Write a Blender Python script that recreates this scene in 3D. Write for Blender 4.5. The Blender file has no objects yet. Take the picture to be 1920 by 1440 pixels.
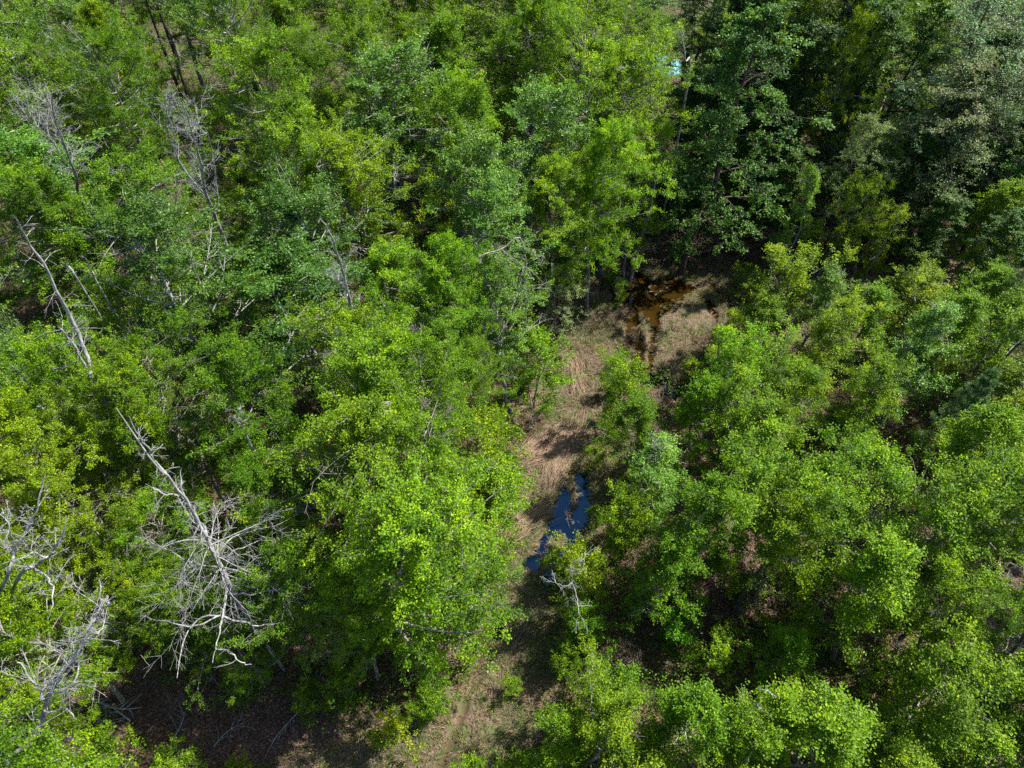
import bpy, math, random
import numpy as np
R = math.radians
PI = math.pi
sc = bpy.context.scene
C = sc.collection

# ------------------------------------------------------------------ camera
CAM_H, PITCH, FPX = 30.0, 48.0, 1321.0
cd = bpy.data.cameras.new('camera'); cam = bpy.data.objects.new('camera', cd); C.objects.link(cam)
cd.sensor_width = 36.0; cd.lens = 36.0 * FPX / 1920.0
cd.clip_start = 0.5; cd.clip_end = 2000
cam.location = (0, 0, CAM_H); cam.rotation_euler = (R(90 - PITCH), 0, 0)
sc.camera = cam
# ------------------------------------------------------------------ sky, sun, exposure
SUN_AZ, SUN_EL = 68.0, 53.0          # azimuth clockwise from the view direction (+Y)
w = bpy.data.worlds.new('World'); sc.world = w; w.use_nodes = True
nt = w.node_tree; nt.nodes.clear()
sky = nt.nodes.new('ShaderNodeTexSky'); sky.sky_type = 'NISHITA'; sky.sun_disc = False
sky.sun_elevation = R(SUN_EL); sky.sun_rotation = R(SUN_AZ)
bg = nt.nodes.new('ShaderNodeBackground'); bg.inputs['Strength'].default_value = 0.085
wo = nt.nodes.new('ShaderNodeOutputWorld')
nt.links.new(sky.outputs[0], bg.inputs[0]); nt.links.new(bg.outputs[0], wo.inputs[0])
sl = bpy.data.lights.new('sun', 'SUN'); sl.energy = 5.0; sl.angle = R(0.5); sl.color = (1.0, 0.945, 0.83)
so = bpy.data.objects.new('sun', sl); C.objects.link(so)
so.rotation_euler = (R(90 - SUN_EL), 0, R(180 - SUN_AZ))
so.location = (60, 40, 80)
sc.view_settings.view_transform = 'Standard'; sc.view_settings.look = 'None'
sc.view_settings.exposure = 1.76; sc.view_settings.gamma = 1.0
sc.cycles.max_bounces = 6; sc.cycles.diffuse_bounces = 3; sc.cycles.glossy_bounces = 2
sc.cycles.transmission_bounces = 4; sc.cycles.transparent_max_bounces = 4
sc.cycles.use_denoising = False
sc.render.film_transparent = False

# ------------------------------------------------------------------ helpers
cp, sp_ = math.cos(R(PITCH)), math.sin(R(PITCH))
def ray(px, py):
    a = (px - 960) / FPX; b = (720 - py) / FPX
    return np.array([a, cp + b * sp_, -sp_ + b * cp])
def at(px, py, z=0.0):
    d = ray(px, py); t = (z - CAM_H) / d[2]
    return np.array([d[0] * t, d[1] * t, z])
def proj(x, y, z):
    vx, vy, vz = x, y, z - CAM_H
    dep = vy * cp - vz * sp_; up = vy * sp_ + vz * cp
    return 960 + FPX * vx / dep, 720 - FPX * up / dep, dep
def hash2(ix, iy, s):
    h = (ix * 374761393 + iy * 668265263 + s * 974711) & 0xffffffff
    h = ((h ^ (h >> 13)) * 1274126177) & 0xffffffff
    return ((h ^ (h >> 16)) & 0xffff) / 65535.0
def vnoise(x, y, s=0):
    x = np.asarray(x, float); y = np.asarray(y, float)
    ix = np.floor(x).astype(np.int64); iy = np.floor(y).astype(np.int64)
    fx = x - ix; fy = y - iy; fx = fx * fx * (3 - 2 * fx); fy = fy * fy * (3 - 2 * fy)
    a = hash2(ix, iy, s); b = hash2(ix + 1, iy, s); c = hash2(ix, iy + 1, s); d = hash2(ix + 1, iy + 1, s)
    return (a + (b - a) * fx) * (1 - fy) + (c + (d - c) * fx) * fy
def fbm(x, y, s=0, o=4):
    v = 0; a = 0.5; t = 0
    for i in range(o):
        v = v + a * vnoise(x * 2 ** i, y * 2 ** i, s + i * 7); t += a; a *= 0.5
    return v / t
def pip(x, y, poly):
    x = np.asarray(x, float); y = np.asarray(y, float); ins = np.zeros(x.shape, bool)
    n = len(poly)
    for i in range(n):
        x0, y0 = poly[i][:2]; x1, y1 = poly[(i + 1) % n][:2]
        c = ((y0 > y) != (y1 > y)); xi = (x1 - x0) * (y - y0) / ((y1 - y0) if y1 != y0 else 1e-9) + x0
        ins ^= c & (x < xi)
    return ins
def dseg(x, y, pts):
    d = np.full(np.shape(x), 1e9)
    for (x0, y0), (x1, y1) in zip(pts[:-1], pts[1:]):
        vx, vy = x1 - x0, y1 - y0; L = vx * vx + vy * vy + 1e-12
        t = np.clip(((x - x0) * vx + (y - y0) * vy) / L, 0, 1)
        d = np.minimum(d, np.hypot(x - x0 - t * vx, y - y0 - t * vy))
    return d
def gpts(pl): return [tuple(at(a, b)[:2]) for a, b in pl]

def mesh_np(name, verts, faces_flat, loop_tot, mat, tone=None, smooth=False):
    """verts (N,3), faces_flat flat vertex indices, loop_tot per-face loop counts"""
    me = bpy.data.meshes.new(name)
    nv = len(verts); nl = len(faces_flat); nf = len(loop_tot)
    me.vertices.add(nv); me.vertices.foreach_set('co', np.ascontiguousarray(verts, np.float32).ravel())
    me.loops.add(nl); me.loops.foreach_set('vertex_index', np.asarray(faces_flat, np.int32))
    me.polygons.add(nf)
    st = np.zeros(nf, np.int32); st[1:] = np.cumsum(loop_tot)[:-1]
    me.polygons.foreach_set('loop_start', st); me.polygons.foreach_set('loop_total', np.asarray(loop_tot, np.int32))
    me.polygons.foreach_set('use_smooth', np.full(nf, smooth))
    me.update(calc_edges=True)
    if tone is not None:
        for k, v in tone.items():
            a = me.attributes.new(k, 'FLOAT', 'FACE' if len(v) == nf and len(v) != nv else 'POINT')
            a.data.foreach_set('value', np.asarray(v, np.float32))
    me.materials.append(mat)
    return me
def link(name, me, parent=None, loc=None):
    o = bpy.data.objects.new(name, me); C.objects.link(o)
    if parent is not None: o.parent = parent
    if loc is not None: o.location = loc
    return o
def tag(o, label=None, cat=None, group=None, kind=None):
    if label: o['label'] = label
    if cat: o['category'] = cat
    if group: o['group'] = group
    if kind: o['kind'] = kind
    return o
def empty(name, loc, rz=0):
    o = bpy.data.objects.new(name, None); C.objects.link(o); o.location = loc; o.rotation_euler = (0, 0, rz)
    o.empty_display_size = 0.3
    return o

# tubes ------------------------------------------------------------
class Tubes:
    def __init__(s): s.v = []; s.f = []; s.n = 0
    def add(s, pts, rad, k=5):
        pts = np.asarray(pts, float); rad = np.asarray(rad, float); m = len(pts)
        tan = np.gradient(pts, axis=0); tan /= np.linalg.norm(tan, axis=1)[:, None] + 1e-9
        mt = tan.mean(0); ref = np.array([0, 0, 1.0]) if abs(mt[2]) < 0.8 * np.linalg.norm(mt) + 1e-9 else np.array([1.0, 0, 0])
        u = np.cross(tan, ref); u /= np.linalg.norm(u, axis=1)[:, None] + 1e-9
        vv = np.cross(tan, u)
        an = np.arange(k) * 2 * PI / k
        ring = pts[:, None, :] + rad[:, None, None] * (np.cos(an)[None, :, None] * u[:, None, :] + np.sin(an)[None, :, None] * vv[:, None, :])
        s.v.append(ring.reshape(-1, 3))
        i = np.arange(m - 1)[:, None] * k; j = np.arange(k)[None, :]; j2 = (j + 1) % k
        q = np.stack([i + j, i + j2, i + k + j2, i + k + j], -1).reshape(-1, 4) + s.n
        s.f.append(q); s.n += m * k
    def mesh(s, name, mat):
        v = np.concatenate(s.v); f = np.concatenate(s.f)
        return mesh_np(name, v, f.ravel(), np.full(len(f), 4), mat, smooth=True)

# ------------------------------------------------------------------ materials
def new_mat(name):
    m = bpy.data.materials.new(name); m.use_nodes = True; m.node_tree.nodes.clear()
    return m, m.node_tree.nodes, m.node_tree.links
def leaf_mat(name, c0, c1, c2, trans=0.4, rough=0.42, spec=0.5, tint=True):
    m, N, L = new_mat(name)
    at_ = N.new('ShaderNodeAttribute'); at_.attribute_name = 'tone'
    cr = N.new('ShaderNodeValToRGB'); e = cr.color_ramp.elements
    e[0].color = (*c0, 1); e[0].position = 0.0; e[1].color = (*c2, 1); e[1].position = 1.0
    x = e.new(0.5); x.color = (*c1, 1)
    L.new(at_.outputs['Fac'], cr.inputs[0])
    oi = N.new('ShaderNodeObjectInfo')
    mx = N.new('ShaderNodeMix'); mx.data_type = 'RGBA'; mx.blend_type = 'MULTIPLY'; mx.inputs[0].default_value = 1.0
    L.new(cr.outputs[0], mx.inputs[6]); L.new(oi.outputs['Color'], mx.inputs[7])
    p = N.new('ShaderNodeBsdfPrincipled'); p.inputs['Roughness'].default_value = rough
    p.inputs['Specular IOR Level'].default_value = spec
    L.new(mx.outputs[2], p.inputs['Base Color'])
    t = N.new('ShaderNodeBsdfTranslucent')
    g = N.new('ShaderNodeMix'); g.data_type = 'RGBA'; g.blend_type = 'MULTIPLY'; g.inputs[0].default_value = 1.0
    g.inputs[7].default_value = (1.25, 1.15, 0.35, 1)
    L.new(mx.outputs[2], g.inputs[6]); L.new(g.outputs[2], t.inputs['Color'])
    ms = N.new('ShaderNodeMixShader'); ms.inputs[0].default_value = trans
    L.new(p.outputs[0], ms.inputs[1]); L.new(t.outputs[0], ms.inputs[2])
    o = N.new('ShaderNodeOutputMaterial'); L.new(ms.outputs[0], o.inputs[0])
    return m
def bark_mat(name, ca, cb, scale=6.0, rough=0.85):
    m, N, L = new_mat(name)
    tc = N.new('ShaderNodeTexCoord')
    mp = N.new('ShaderNodeMapping'); mp.inputs['Scale'].default_value = (1, 1, 0.25); L.new(tc.outputs['Object'], mp.inputs[0])
    n = N.new('ShaderNodeTexNoise'); n.inputs['Scale'].default_value = scale; n.inputs['Detail'].default_value = 5; n.inputs['Roughness'].default_value = 0.7
    L.new(mp.outputs[0], n.inputs['Vector'])
    cr = N.new('ShaderNodeValToRGB'); cr.color_ramp.elements[0].color = (*ca, 1); cr.color_ramp.elements[1].color = (*cb, 1)
    cr.color_ramp.elements[0].position = 0.35; cr.color_ramp.elements[1].position = 0.62
    L.new(n.outputs[0], cr.inputs[0])
    p = N.new('ShaderNodeBsdfPrincipled'); p.inputs['Roughness'].default_value = rough; p.inputs['Specular IOR Level'].default_value = 0.2
    L.new(cr.outputs[0], p.inputs['Base Color'])
    b = N.new('ShaderNodeBump'); b.inputs['Strength'].default_value = 0.6; b.inputs['Distance'].default_value = 0.03
    L.new(n.outputs[0], b.inputs['Height']); L.new(b.outputs[0], p.inputs['Normal'])
    o = N.new('ShaderNodeOutputMaterial'); L.new(p.outputs[0], o.inputs[0])
    return m
M = {}
M['leaf_bright'] = leaf_mat('leaf_bright', (0.033, 0.086, 0.002), (0.108, 0.225, 0.003), (0.265, 0.405, 0.008), 0.52, 0.48, 0.24)
M['leaf_blue'] = leaf_mat('leaf_blue', (0.034, 0.090, 0.008), (0.086, 0.190, 0.014), (0.185, 0.315, 0.032), 0.46, 0.42, 0.34)
M['leaf_dark'] = leaf_mat('leaf_dark', (0.028, 0.075, 0.009), (0.062, 0.145, 0.012), (0.160, 0.270, 0.018), 0.38, 0.5, 0.3)
M['leaf_hazy'] = leaf_mat('leaf_hazy', (0.070, 0.100, 0.045), (0.105, 0.175, 0.050), (0.190, 0.275, 0.095), 0.30, 0.55, 0.4)
M['leaf_brown'] = leaf_mat('leaf_brown', (0.075, 0.040, 0.028), (0.090, 0.058, 0.043), (0.180, 0.120, 0.092), 0.2, 0.7, 0.2)
M['needle'] = leaf_mat('needle', (0.030, 0.075, 0.022), (0.055, 0.125, 0.032), (0.095, 0.180, 0.045), 0.15, 0.5, 0.4)
M['grass'] = leaf_mat('grass_blade', (0.038, 0.078, 0.012), (0.100, 0.068, 0.047), (0.250, 0.172, 0.125), 0.2, 0.7, 0.2)
M['bark'] = bark_mat('bark_grey', (0.050, 0.046, 0.040), (0.200, 0.195, 0.170))
M['bark_pale'] = bark_mat('bark_pale', (0.085, 0.090, 0.085), (0.235, 0.245, 0.235))
M['dead'] = bark_mat('dead_wood', (0.075, 0.076, 0.080), (0.265, 0.268, 0.268), 9.0)
M['bark_dark'] = bark_mat('bark_dark', (0.018, 0.014, 0.012), (0.070, 0.052, 0.042))
M['twig_brown'] = bark_mat('twig_brown', (0.075, 0.058, 0.050), (0.200, 0.160, 0.140))

def water_mat(name, tint, rough, refl, gc=(1, 1, 1)):
    m, N, L = new_mat(name)
    tc = N.new('ShaderNodeTexCoord')
    tr = N.new('ShaderNodeBsdfTransparent'); tr.inputs[0].default_value = (*tint, 1)
    gl = N.new('ShaderNodeBsdfGlossy'); gl.inputs['Roughness'].default_value = rough; gl.inputs['Color'].default_value = (*gc, 1)
    n2 = N.new('ShaderNodeTexNoise'); n2.inputs['Scale'].default_value = 5; n2.inputs['Detail'].default_value = 3; L.new(tc.outputs['Object'], n2.inputs['Vector'])
    b = N.new('ShaderNodeBump'); b.inputs['Strength'].default_value = 0.12; b.inputs['Distance'].default_value = 0.02
    L.new(n2.outputs[0], b.inputs['Height']); L.new(b.outputs[0], gl.inputs['Normal'])
    fr = N.new('ShaderNodeFresnel'); fr.inputs[0].default_value = refl
    ms = N.new('ShaderNodeMixShader'); L.new(fr.outputs[0], ms.inputs[0]); L.new(tr.outputs[0], ms.inputs[1]); L.new(gl.outputs[0], ms.inputs[2])
    o = N.new('ShaderNodeOutputMaterial'); L.new(ms.outputs[0], o.inputs[0])
    return m

# ------------------------------------------------------------------ the clearing, in ground coordinates
# bare ground seen in the photograph (traced at ground level)
V1 = [(560,1440),(640,1405),(790,1350),(850,1280),(870,1190),(925,1130),(940,1060),(915,985),(985,955),(1015,900),(955,850),(985,790),(1015,740),
      (1065,690),(1045,615),(1105,590),(1100,545),(1150,520),(1180,480),(1420,480),(1420,505),(1360,530),(1345,600),(1300,650),(1240,690),
      (1120,670),(1105,760),(1095,830),(1105,900),(1085,960),(1060,1040),(1035,1100),(1030,1170),(1005,1230),(1015,1300),(1010,1370),(960,1410),(930,1440)]
V2 = [(180,1240),(330,1300),(500,1315),(640,1345),(600,1400),(480,1440),(350,1440),(170,1300)]
V3 = [(1590,505),(1700,495),(1850,520),(1830,550),(1700,535)]
VIS = [V1, V2, V3]
# gaps between crowns (pixel centre, radius)
GAPS = [(350,165,34),(1228,112,62),(1225,160,40),(175,235,22),(640,118,20),(1545,850,62),(1240,725,34),(1400,1160,50),(1520,1130,38),(1150,1190,60),
        (1240,1260,45),(1630,1285,38),(1850,1240,40),(140,640,20),(1690,800,25),(70,1330,20)]
CLEAR_W = gpts([(520,1440),(600,1700),(1000,1700),(1010,1440),(1060,1300),(1070,1150),(1110,1040),(1160,930),(1150,800),(1180,700),(1300,700),(1480,650),(1900,580),
      (2100,560),(2100,480),(1800,470),(1420,465),(1180,465),(1080,520),(1000,620),(960,760),(930,880),(880,980),(880,1060),(850,1180),(800,1290),(700,1350)])
FLOOR_W = gpts(V2)
RUTS = [([(1180,540),(1190,590),(1199,640),(1205,680)], 0.30, .26), ([(1236,555),(1229,600),(1224,640),(1217,690)], 0.26, .24),
        ([(1168,530),(1174,600),(1178,650)], 0.22, .16), ([(1280,540),(1325,562),(1345,600),(1342,640)], 0.28, .2), ([(1330,530),(1365,560),(1385,600)], 0.25, .2),
        ([(1170,520),(1185,545),(1215,560),(1250,552),(1262,540)], 1.35, .27), ([(1195,560),(1215,585)], .75, .25), ([(1178,600),(1182,640)], .3, .2), ([(1196,640),(1200,660)], .38, .25), ([(1200,700),(1240,722),(1255,730)], 0.75, .34),
        ([(1190,668),(1200,690),(1215,700)],0.35,.25),
        ([(1062,925),(1046,975),(1022,1015),(992,1060)], 0.29, .34), ([(1092,890),(1094,930),(1090,975)], 0.34, .36), ([(1082,985),(1068,1025),(1045,1060),(1030,1085)], 0.27, .32),
        ([(1060,985),(1075,1000)], .35, .3), ([(938,1165),(935,1195)], 0.22, .22), ([(885,1285),(872,1330),(846,1395),(825,1440)], 0.15, .15),
        ([(1018,1320),(1013,1365),(1005,1400)], 0.15, .15), ([(930,1200),(905,1250),(885,1290)], .2, .14)]
RUTS_W = [(gpts(p), r, d) for p, r, d in RUTS]
def clear_mask(x, y):
    ins = pip(x, y, CLEAR_W)
    d = dseg(x, y, CLEAR_W + [CLEAR_W[0]])
    sd = np.where(ins, d, -d) + (fbm(np.asarray(x) * 0.6, np.asarray(y) * 0.6, 5) - 0.5) * 2.0
    return np.clip(sd / 1.2 + 0.5, 0, 1)
def rut_depth(x, y):
    h = np.zeros(np.shape(x))
    wob = (fbm(x * 1.8, y * 1.8, 31, 3) - 0.5) * 1.0 + (vnoise(x * 6, y * 6, 33) - .5) * .5
    for p, r, d in RUTS_W:
        dd = dseg(x, y, p) + wob * r * 1.6
        h = np.maximum(h, d * np.exp(-np.clip(dd / r, 0, 9) ** 3))
    return h
def ground(x, y):
    x = np.asarray(x, float); y = np.asarray(y, float)
    h = (fbm(x * 0.25, y * 0.25, 1) - 0.5) * 0.16 + (fbm(x * 1.7, y * 1.7, 2, 3) - 0.5) * 0.20 + (vnoise(x * 7, y * 7, 3) - .5) * 0.035
    return h + 0.02 - rut_depth(x, y)
WATER_Z = -0.115
def axis(lo, f0, f1, hi, fine, g=1.18):
    a = list(np.arange(f0, f1, fine)); s = fine; v = f1
    while v < hi: a.append(v); s *= g; v += s
    a.append(hi); s = fine; v = f0 - fine; b = []
    while v > lo: b.append(v); s *= g; v -= s
    b.append(lo)
    return np.array(b[::-1] + a)
gx = axis(-900, -9, 15, 900, 0.10, 1.10); gy = axis(-300, 4, 42, 1500, 0.10, 1.10)
X, Y = np.meshgrid(gx, gy, indexing='xy')
Z = ground(X, Y); fade = np.clip((200 - np.hypot(X, Y)) / 100, 0, 1); Z = Z * fade
cm = clear_mask(X, Y)
nx, ny = len(gx), len(gy)
i = np.arange(ny - 1)[:, None] * nx + np.arange(nx - 1)[None, :]
q = np.stack([i, i + 1, i + nx + 1, i + nx], -1).reshape(-1, 4)
def ground_mat():
    m, N, L = new_mat('forest_ground')
    tc = N.new('ShaderNodeTexCoord'); a = N.new('ShaderNodeAttribute'); a.attribute_name = 'clearing'
    wt = N.new('ShaderNodeAttribute'); wt.attribute_name = 'wet'
    def noise(s, d, r=0.6):
        n = N.new('ShaderNodeTexNoise'); n.inputs['Scale'].default_value = s; n.inputs['Detail'].default_value = d; n.inputs['Roughness'].default_value = r
        L.new(tc.outputs['Object'], n.inputs['Vector']); return n
    def ramp(src, stops):
        cr = N.new('ShaderNodeValToRGB'); e = cr.color_ramp.elements
        e[0].position, e[0].color = stops[0][0], (*stops[0][1], 1); e[1].position, e[1].color = stops[-1][0], (*stops[-1][1], 1)
        for p, c in stops[1:-1]: x = e.new(p); x.color = (*c, 1)
        L.new(src, cr.inputs[0]); return cr
    n1 = noise(14, 6, 0.75); n2 = noise(1.6, 5, .7); n3 = noise(22, 5, 0.8)
    v = N.new('ShaderNodeTexVoronoi'); v.inputs['Scale'].default_value = 16; L.new(tc.outputs['Object'], v.inputs['Vector'])
    sx = N.new('ShaderNodeSeparateColor'); L.new(v.outputs['Color'], sx.inputs[0])
    litter = ramp(sx.outputs[0], [(0.0, (0.028, 0.020, 0.015)), (0.45, (0.050, 0.036, 0.028)), (0.8, (0.078, 0.052, 0.038)), (1.0, (0.125, 0.085, 0.062))])
    dry = ramp(n1.outputs[0], [(0.30, (0.060, 0.042, 0.030)), (0.45, (0.062, 0.042, 0.033)), (0.56, (0.135, 0.090, 0.070)), (0.75, (0.22, 0.150, 0.118))])
    green = ramp(n3.outputs[0], [(0.32, (0.035, 0.040, 0.018)), (0.5, (0.052, 0.068, 0.024)), (0.75, (0.115, 0.130, 0.050))])
    gm = ramp(n2.outputs[0], [(0.46, (0, 0, 0)), (0.58, (1, 1, 1))])
    m1 = N.new('ShaderNodeMix'); m1.data_type = 'RGBA'; L.new(gm.outputs[0], m1.inputs[0]); L.new(dry.outputs[0], m1.inputs[6]); L.new(green.outputs[0], m1.inputs[7])
    m2 = N.new('ShaderNodeMix'); m2.data_type = 'RGBA'; L.new(a.outputs['Fac'], m2.inputs[0]); L.new(litter.outputs[0], m2.inputs[6]); L.new(m1.outputs[2], m2.inputs[7])
    m3 = N.new('ShaderNodeMix'); m3.data_type = 'RGBA'; L.new(wt.outputs['Fac'], m3.inputs[0]); L.new(m2.outputs[2], m3.inputs[6]); m3.inputs[7].default_value = (0.048, 0.036, 0.018, 1)
    p = N.new('ShaderNodeBsdfPrincipled'); p.inputs['Roughness'].default_value = 0.9; p.inputs['Specular IOR Level'].default_value = 0.15
    L.new(m3.outputs[2], p.inputs['Base Color'])
    b = N.new('ShaderNodeBump'); b.inputs['Strength'].default_value = 0.8; b.inputs['Distance'].default_value = 0.05
    L.new(n1.outputs[0], b.inputs['Height']); L.new(b.outputs[0], p.inputs['Normal'])
    o = N.new('ShaderNodeOutputMaterial'); L.new(p.outputs[0], o.inputs[0])
    return m
wet = np.clip((-Z - 0.03) / 0.06, 0, 1) * (cm > 0.2) * .85
wet = np.maximum(wet, np.clip(rut_depth(X, Y) / 0.16, 0, 1) * 0.8)
gme = mesh_np('ground', np.stack([X.ravel(), Y.ravel(), Z.ravel()], 1), q.ravel(), np.full(len(q), 4), ground_mat(),
              {'clearing': cm.ravel(), 'wet': wet.ravel()}, smooth=True)
tag(link('ground', gme), kind='structure')

def water(name, poly, mat):
    P = gpts(poly); v = np.array([(x, y, WATER_Z) for x, y in P])
    me = mesh_np(name, v, np.arange(len(v)), [len(v)], mat)
    return tag(link(name, me), kind='structure')
MW_B = water_mat('puddle_water', (0.10, 0.12, 0.16), 0.02, 1.72, (0.24, 0.60, 1.0)); MW_P = water_mat('pond_water', (0.60, 0.51, 0.28), 0.04, 1.28)  # blue sky reflection painted in through the puddle's gloss colour
water('pond_water', [(1140,500),(1400,500),(1430,640),(1330,668),(1230,692),(1160,692),(1130,600)][::-1], MW_P)
water('puddle_water', [(1150,696),(1300,696),(1300,770),(1150,770)][::-1], MW_B)
water('track_water', [(980,780),(1160,780),(1160,960),(1110,1060),(1040,1110),(960,1100),(1000,960)][::-1], MW_B)
water('rut_water', [(900,1150),(960,1150),(960,1210),(900,1210)][::-1], MW_B)

# ------------------------------------------------------------------ leaves
def leaves(rng, P, out, size, up=0.7, outw=0.5, rnd=0.75, asp=0.62, down=0.25):
    """P (n,3) positions, out (n,3) outward directions -> rhombic folded leaves"""
    n = len(P)
    N_ = out * outw + rng.normal(0, rnd, (n, 3)); N_[:, 2] += up
    N_ /= np.linalg.norm(N_, axis=1)[:, None]
    A = out * 0.7 + rng.normal(0, 0.8, (n, 3)); A[:, 2] -= down
    A -= (A * N_).sum(1)[:, None] * N_; A /= np.linalg.norm(A, axis=1)[:, None] + 1e-9
    B = np.cross(N_, A)
    L = size * rng.uniform(0.65, 1.35, n)[:, None]; W = L * asp * 0.5
    v = np.stack([P, P + A * L * 0.45 + B * W + N_ * W * 0.35, P + A * L, P + A * L * 0.45 - B * W + N_ * W * 0.35], 1)
    return v.reshape(-1, 3)
def leaf_mesh(name, V, tone, mat):
    n = len(V) // 4
    return mesh_np(name, V, np.arange(n * 4), np.full(n, 4), mat, {'tone': tone})

def unit(v): return v / (np.linalg.norm(v) + 1e-9)
PROF = {
 'round': lambda s: (max(0, 1 - (2 * s - 0.95) ** 2)) ** 0.5 if s < 0.97 else 0.2,
 'dome': lambda s: (max(0.02, 1 - s ** 2.2)) ** 0.6 * (0.75 + 0.25 * min(1, s * 4)),
 'cone': lambda s: 0.12 + 0.88 * (1 - s) ** 0.8 * min(1, 0.5 + s * 3),
 'column': lambda s: 0.75 * (1 - abs(2 * s - 0.8) ** 3 * 0.75) if s < 0.9 else 0.35,
}
def gen_tree(name, seed, H, Rr, cb, prof, nl, leaf, per, lmat, bmat, droop=0.0, subs=7, twn=5, bare=0.08, trunk_r=None, fork=0, spray=0.135, up=0.7, bright=0.0, tw_len=0.42):
    """one tree of a kind at the origin: meshes for the trunk with its limbs and for the crown"""
    rng = np.random.default_rng(seed)
    T = Tubes(); tr = trunk_r or (0.035 + 0.011 * H)
    def trunk(lean, off):
        k = 9; t = np.linspace(0, 1, k)
        wob = np.cumsum(rng.normal(0, 0.018 * H, (k, 2)), 0) * (t[:, None] > 0)
        P = np.zeros((k, 3)); P[:, 2] = t * H * 0.96 - 0.25 * (t == 0); P[:, :2] = wob + np.outer(t ** 1.3, lean) + off
        return P, tr * (1 - t * 0.86)
    stems = []
    if fork == 0: stems.append(trunk(rng.normal(0, 0.04 * H, 2), np.zeros(2)))
    else:
        for k in range(fork):
            a = k * 2 * PI / fork + rng.uniform(0, 1)
            stems.append(trunk(np.array([math.cos(a), math.sin(a)]) * Rr * 0.5, np.array([math.cos(a), math.sin(a)]) * 0.12))
    for P, r in stems: T.add(P, r, 6)
    lob = [(rng.uniform(0, 2 * PI), rng.uniform(0, 1), rng.uniform(0.25, 0.6), rng.choice([-1, 1], p=[.55, .45])) for _ in range(9)]
    tws, tws_dead, clump = [], [], []
    ga = rng.uniform(0, 6)
    for i in range(nl):
        P, r = stems[i % len(stems)]
        u = (i + rng.uniform(0, 1)) / nl; s = u ** 0.85
        z = cb + (1 - cb) * s * 0.97
        k = z / 0.96 * 8; i0 = min(7, int(k)); fr = min(1, k - i0)
        st = P[i0] * (1 - fr) + P[i0 + 1] * fr
        ga += 2.4 + rng.normal(0, 0.4); az = ga
        rr = Rr * PROF[prof](s)
        for la, ls, lw, lsg in lob:
            da = math.atan2(math.sin(az - la), math.cos(az - la))
            rr *= 1 + lsg * 0.58 * math.exp(-(da / 0.7) ** 2 - ((s - ls) / lw) ** 2)
        rr *= rng.uniform(0.8, 1.12); rr = max(rr, 0.28)
        el = R(8 + 50 * s + rng.normal(0, 9)) - droop * 0.6
        rise = math.tan(min(el, R(68))) * rr * 0.6
        end = np.array([st[0] * 0.4 + rr * math.cos(az), st[1] * 0.4 + rr * math.sin(az), st[2] + rise - droop * rr * 0.5])
        if end[2] > H * 1.03: end[2] = H * 1.03 - rng.uniform(0, .4)
        m = 6; t = np.linspace(0, 1, m)
        L_ = np.linalg.norm(end - st)
        mid = (st + end) / 2 + rng.normal(0, 0.09 * L_, 3); mid[2] += 0.10 * L_ * (1 if droop > 0.2 else -0.6)
        Q = np.outer((1 - t) ** 2, st) + np.outer(2 * t * (1 - t), mid) + np.outer(t ** 2, end)
        lr = max(0.014, tr * 0.36 * (1 - 0.6 * s))
        T.add(Q, lr * (1 - t * 0.8), 4)
        dead_limb = rng.random() < bare
        ctone = rng.normal(0, 0.12)
        for j in range(subs):
            tj = 0.25 + 0.75 * (j + rng.uniform(0.2, 1)) / subs; tj = min(tj, 1.0)
            k = tj * (m - 1); a0 = min(m - 2, int(k)); fr = k - a0
            b0 = Q[a0] * (1 - fr) + Q[a0 + 1] * fr
            d = unit(Q[a0 + 1] - Q[a0]); rv = rng.normal(0, 1, 3); rv[2] = rv[2] * 0.45 + 0.25
            d2 = unit(d * (0.75 if tj < 0.95 else 1.6) + unit(rv) * 0.95)
            sl_ = (0.28 + 0.30 * rng.random()) * min(L_, 2.6) * (1.15 - 0.5 * tj) + 0.12
            b1 = b0 + d2 * sl_; b1[2] -= droop * sl_ * 0.5
            T.add(np.array([b0, (b0 + b1) / 2 + rng.normal(0, 0.05 * sl_, 3), b1]), [lr * 0.32, lr * 0.24, lr * 0.12], 3)
            ct = ctone + rng.normal(0, 0.10)
            for q_ in range(twn):
                tq = (q_ + rng.uniform(0.3, 1)) / twn
                c0 = b0 * (1 - tq) + b1 * tq
                rv = rng.normal(0, 1, 3); rv[2] = rv[2] * 0.5 + 0.3
                c1 = c0 + unit(d2 * 0.8 + unit(rv)) * rng.uniform(0.5, 1.2) * tw_len; c1[2] -= droop * 0.22
                if dead_limb or rng.random() < 0.03: tws_dead.append((c0, c1))
                else: tws.append((c0, c1)); clump.append(ct)
                if dead_limb or rng.random() < 0.22:
                    T.add(np.array([c0, c1]), [0.0075, 0.003], 3)
    A = np.array([a for a, b in tws]); B = np.array([b for a, b in tws]); ct = np.array(clump)
    n = len(A); idx = np.repeat(np.arange(n), per)
    t = rng.uniform(0.1, 1.08, len(idx))[:, None]
    Pp = A[idx] * (1 - t) + B[idx] * t + rng.normal(0, spray * 0.55, (len(idx), 3)) * np.array([1, 1, 0.6])
    cz = H * (cb + 1) / 2; o = Pp - np.array([0, 0, cz - 0.25 * H]); o[:, 2] *= 0.6
    o /= np.linalg.norm(o, axis=1)[:, None] + 1e-9
    V = leaves(rng, Pp, o, leaf, up=up)
    tone = np.clip(0.42 + bright + ct[idx] + rng.normal(0, 0.21, len(idx)) , 0, 1)
    return T.mesh(name + '_trunk', bmat), leaf_mesh(name + '_crown', V, tone, lmat), H, Rr

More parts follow.
